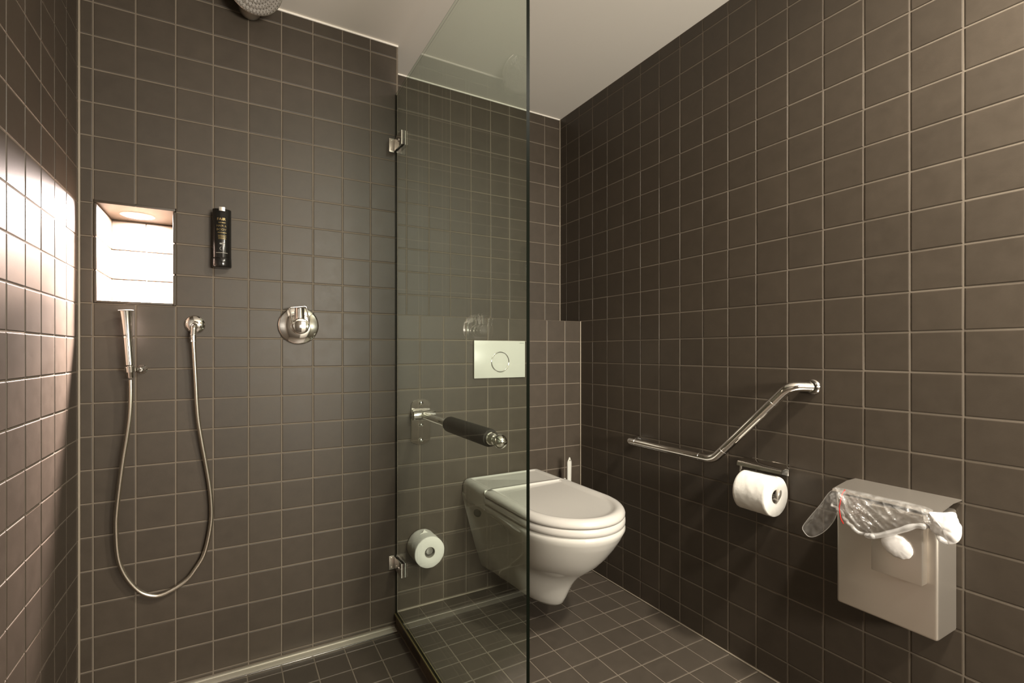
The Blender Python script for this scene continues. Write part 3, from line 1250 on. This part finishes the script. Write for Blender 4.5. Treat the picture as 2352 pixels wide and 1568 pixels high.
label_text('FAIR', .0118, .3710, 'gold_print', -.0015, 1.05)
label_text('HAIR &', .0092, .3500, 'dim_gold_print', -.001)
label_text('BODY', .0092, .3385, 'dim_gold_print', -.001, 1.15)
def print_line(z, width, height, mat, dx=0.0):
    """a line of print too small to read: a row of short dashes"""
    bm = bmesh.new()
    x = -width / 2 + dx
    rnd = random.Random(int(z * 1e5))
    while x < width / 2 + dx:
        w = rnd.uniform(.0012, .0036)
        box(bm, x, min(x + w, width / 2 + dx), -height / 2, height / 2, -.0002 - ZF, .0002 - ZF)
        x += w + .0007
    wrap(bm, z)
    finish(bm, 'fine_print', M[mat], bd, smooth=False)


print_line(.3605, .0200, .0030, 'dim_gold_print', .001)
for zz, ww, hh in ((.3290, .0250, .0030), (.3205, .0240, .0014), (.3180, .0230, .0014), (.3150, .0240, .0014), (.3122, .0210, .0014), (.3095, .0230, .0014)):
    print_line(zz, ww, hh, 'dim_gold_print', .001)
# small white certification marks and a ring mark
bm = bmesh.new()
box(bm, -.0048, .0016, -.0022, .0022, -.0002 - ZF, .0002 - ZF)
bmesh.ops.translate(bm, vec=(-.0010, 0, 0), verts=bm.verts)
wrap(bm, .2945)
finish(bm, 'certification_mark', M['grey_print'], bd, smooth=False)
bm = bmesh.new()
tube(bm, [Vector((.0048 + .0028 * math.cos(a), .0030 * math.sin(a), 0)) for a in [math.radians(-20 + 20 * k) for k in range(12)]], .0008, 6)
wrap(bm, .2950)
finish(bm, 'certification_mark', M['white_print'], bd)
bm = bmesh.new()
box(bm, .0016, .0078, -.0036, -.0024, -.0002 - ZF, .0002 - ZF)
wrap(bm, .2945)
finish(bm, 'certification_mark', M['white_print'], bd, smooth=False)
bm = bmesh.new()
tube(bm, [Vector((-.0010 + .0042 * math.cos(a), .0052 * math.sin(a), 0)) for a in [math.radians(95 + 17 * k) for k in range(12)]], .0007, 6)
wrap(bm, .2790)
finish(bm, 'ring_mark', M['grey_print'], bd)
bm = bmesh.new()
bmesh.ops.create_grid(bm, x_segments=14, y_segments=1, size=.5)
for v in bm.verts:
    v.co = Vector((v.co.x * .034, v.co.y * .0011, .0001))
wrap(bm, .2660)
finish(bm, 'white_line', M['white_print'], bd)

# ------------------------------------------------------------------ shower mixer
MXX, MXZ = .5530, .0463
t = thing('shower_mixer', 'round chrome shower tap with loop lever in the middle of the shower wall', 'shower tap', (MXX, 0, MXZ))
bm = bmesh.new()
lathe(bm, [(.0640, .0004), (.0655, .0030), (.0650, .0065), (.0600, .0095), (.0300, .0120)], V(MXX, 0, MXZ), (0, -1, 0), 56)
finish(bm, 'wall_disc', M['chrome'], t, 60)
KX, KZ = .5545, .0425
bm = bmesh.new()
lathe(bm, [(.0270, .0100), (.0270, .0300), (.0250, .0340), (.0235, .0345), (.0255, .0360), (.0268, .0400), (.0268, .0560), (.0240, .0600), (.0200, .0612)], V(KX, 0, KZ), (0, -1, 0), 40)
finish(bm, 'knob', M['chrome'], t)
bm = bmesh.new()
lathe(bm, [(.0150, 0), (.0150, .0520), (.0120, .0545)], V(KX, -.030, KZ + .010), (-.03, 0, 1), 28)
finish(bm, 'neck', M['chrome'], t)
bm = bmesh.new()
tube(bm, fillet([V(.5305, -.0520, .0370), V(.5265, -.0560, .0600), V(.5180, -.0600, .1020), V(.5705, -.0600, .1090), V(.5790, -.0560, .0640), V(.5805, -.0520, .0400)], [.004, .006, .006, .004], 6), .0028, 10)
finish(bm, 'loop_lever', M['chrome'], t)

# ------------------------------------------------------------------ wall outlet, hose, hand shower
t = thing('hose_outlet', 'chrome wall elbow feeding the shower hose, left of the tap', 'shower fitting', (.2510, 0, .0415))
bm = bmesh.new()
lathe(bm, [(.0280, .0004), (.0288, .0030), (.0260, .0080), (.0180, .0120), (.0100, .0140)], V(.2510, 0, .0415), (0, -1, 0), 40)
finish(bm, 'wall_rosette', M['chrome'], t, 60)
bm = bmesh.new()
tube(bm, fillet([V(.2510, -.006, .0390), V(.2500, -.0380, .0360), V(.2485, -.0400, .0070)], .020, 10), .0088, 20)
finish(bm, 'elbow', M['chrome'], t)
bm = bmesh.new()
lathe(bm, [(.0092, 0), (.0098, .0008), (.0098, .0025), (.0084, .0035), (.0084, .0200), (.0096, .0210), (.0096, .0225), (.0080, .0230)], V(.2485, -.0400, .0090), (.02, 0, -1), 24)
finish(bm, 'nut', M['chrome'], t)

hose = [(.2490, -.0400, -.0140), (.2498, -.0400, -.0340), (.2532, -.036, -.1100), (.2590, -.030, -.2377), (.2690, -.026, -.3200), (.2835, -.022, -.4167), (.2935, -.020, -.5000), (.2945, -.020, -.5825), (.2776, -.020, -.6752),
        (.2500, -.021, -.7260), (.2263, -.021, -.7540), (.1900, -.022, -.7740), (.1550, -.023, -.7820), (.1200, -.024, -.7650), (.0921, -.026, -.7276), (.0710, -.028, -.6800), (.0616, -.030, -.6316), (.0588, -.033, -.5700), (.0600, -.036, -.5171), (.0680, -.042, -.4350),
        (.0775, -.046, -.3540), (.0870, -.050, -.2873), (.0938, -.053, -.2273), (.0962, -.055, -.1700), (.0962, -.056, -.1260)]
bm = bmesh.new()
hp = spline([V(*p) for p in hose], 10)
tube(bm, hp, .0062, 16)
o = finish(bm, 'shower_hose', M['hose'], None, 60, origin=V(.1550, -.023, -.782))
tag(o, 'flexible metal shower hose hanging in a long loop', 'hose')

t = thing('hand_shower', 'slim chrome stick hand shower upright in its holder below the niche', 'hand shower', (.0960, -.056, -.12))
p0, p1 = V(.0962, -.0560, -.1215), V(.0850, -.0560, .0760)
ax = (p1 - p0).normalized()
ln = (p1 - p0).length
bm = bmesh.new()
lathe(bm, [(.0078, 0), (.0084, .002), (.0092, .034), (.0098, .036)], p0, ax, 28)
finish(bm, 'connector', M['chrome'], t)
bm = bmesh.new()
lathe(bm, [(.0096, .0370), (.0116, .0385), (.0116, .125), (.0122, .145), (.0134, ln - .030), (.0148, ln - .012), (.0158, ln - .002)], p0, ax, 32)
finish(bm, 'body', M['chrome'], t)
bm = bmesh.new()
lathe(bm, [(.0150, ln - .0040), (.0180, ln - .0030), (.0184, ln - .0012), (.0176, ln)], p0, ax, 32)
finish(bm, 'top_cap', M['silver'], t)

t = thing('shower_holder', 'small round chrome wall holder gripping the hand shower', 'shower fitting', (.112, 0, -.098))
bm = bmesh.new()
lathe(bm, [(.0130, .0004), (.0134, .0030), (.0105, .0060), (.0075, .0100), (.0075, .0330), (.0055, .0350)], V(.1160, 0, -.0975), (0, -1, 0), 28)
finish(bm, 'wall_rosette', M['chrome'], t)
bm = bmesh.new()
tube(bm, [V(.1155, -.028, -.0975), V(.1080, -.050, -.0960)], .0050, 14)
finish(bm, 'bracket', M['chrome'], t)
bm = bmesh.new()
cc = p0 + ax * .0255
lathe(bm, [(.0100, -.008), (.0122, -.008), (.0128, .008), (.0102, .008), (.0100, -.008)], cc, ax, 28, caps=False)
finish(bm, 'cradle', M['chrome'], t)

# ------------------------------------------------------------------ overhead shower
t = thing('overhead_shower', 'round grey nozzle shower head high on the shower wall', 'shower head', (.405, 0, 1.07))
bm = bmesh.new()
lathe(bm, [(.0320, .0004), (.0330, .0040), (.0300, .0140), (.0180, .0380), (.0120, .0560)], V(.4040, 0, 1.0860), (0, -1, 0), 36)
finish(bm, 'wall_flange', M['silver'], t, 60)
bm = bmesh.new()
tube(bm, [V(.4040, -.030, 1.0860), V(.4100, -.092, 1.1010)], .0110, 18)
finish(bm, 'arm', M['chrome'], t)
HC = V(.4140, -.1320, 1.0850)
hn = Vector((-.02, -.72, -.69)).normalized()
bm = bmesh.new()
lathe(bm, [(.0160, -.052), (.0230, -.040), (.0500, -.022), (.0740, -.010), (.0790, -.003), (.0790, .0010), (.0770, .0025)], HC, hn, 48)
finish(bm, 'housing', M['silver'], t, 60)
bm = bmesh.new()
lathe(bm, [(.0768, .0015)] + [(.0768 - .0072 * k - (.0 if k % 2 else .0015), .0040 + .0010 * k * (1 - k / 22) + (.0022 if k % 2 else 0)) for k in range(10)] + [(.003, .012)], HC, hn, 48)
nf = finish(bm, 'nozzle_face', M['nozzle'], t, 25)
bm = bmesh.new()
uu = Vector((0, 0, 1)).cross(hn).normalized()
ww = hn.cross(uu)
for k in range(1, 10):
    rad = .0768 - .0072 * k + .0036
    m_ = max(6, int(2 * PI * rad / .0098))
    for j in range(m_):
        a = 2 * PI * (j + .5 * (k % 2)) / m_
        c = HC + (uu * math.cos(a) + ww * math.sin(a)) * rad + hn * (.0050 + .0008 * k)
        lathe(bm, [(.0021, 0), (.0017, .0034), (.0009, .0040)], c, hn, 6)
o = finish(bm, 'nozzles', M['nozzle'], t)
o['kind'] = 'stuff'

bpy.context.view_layer.update()
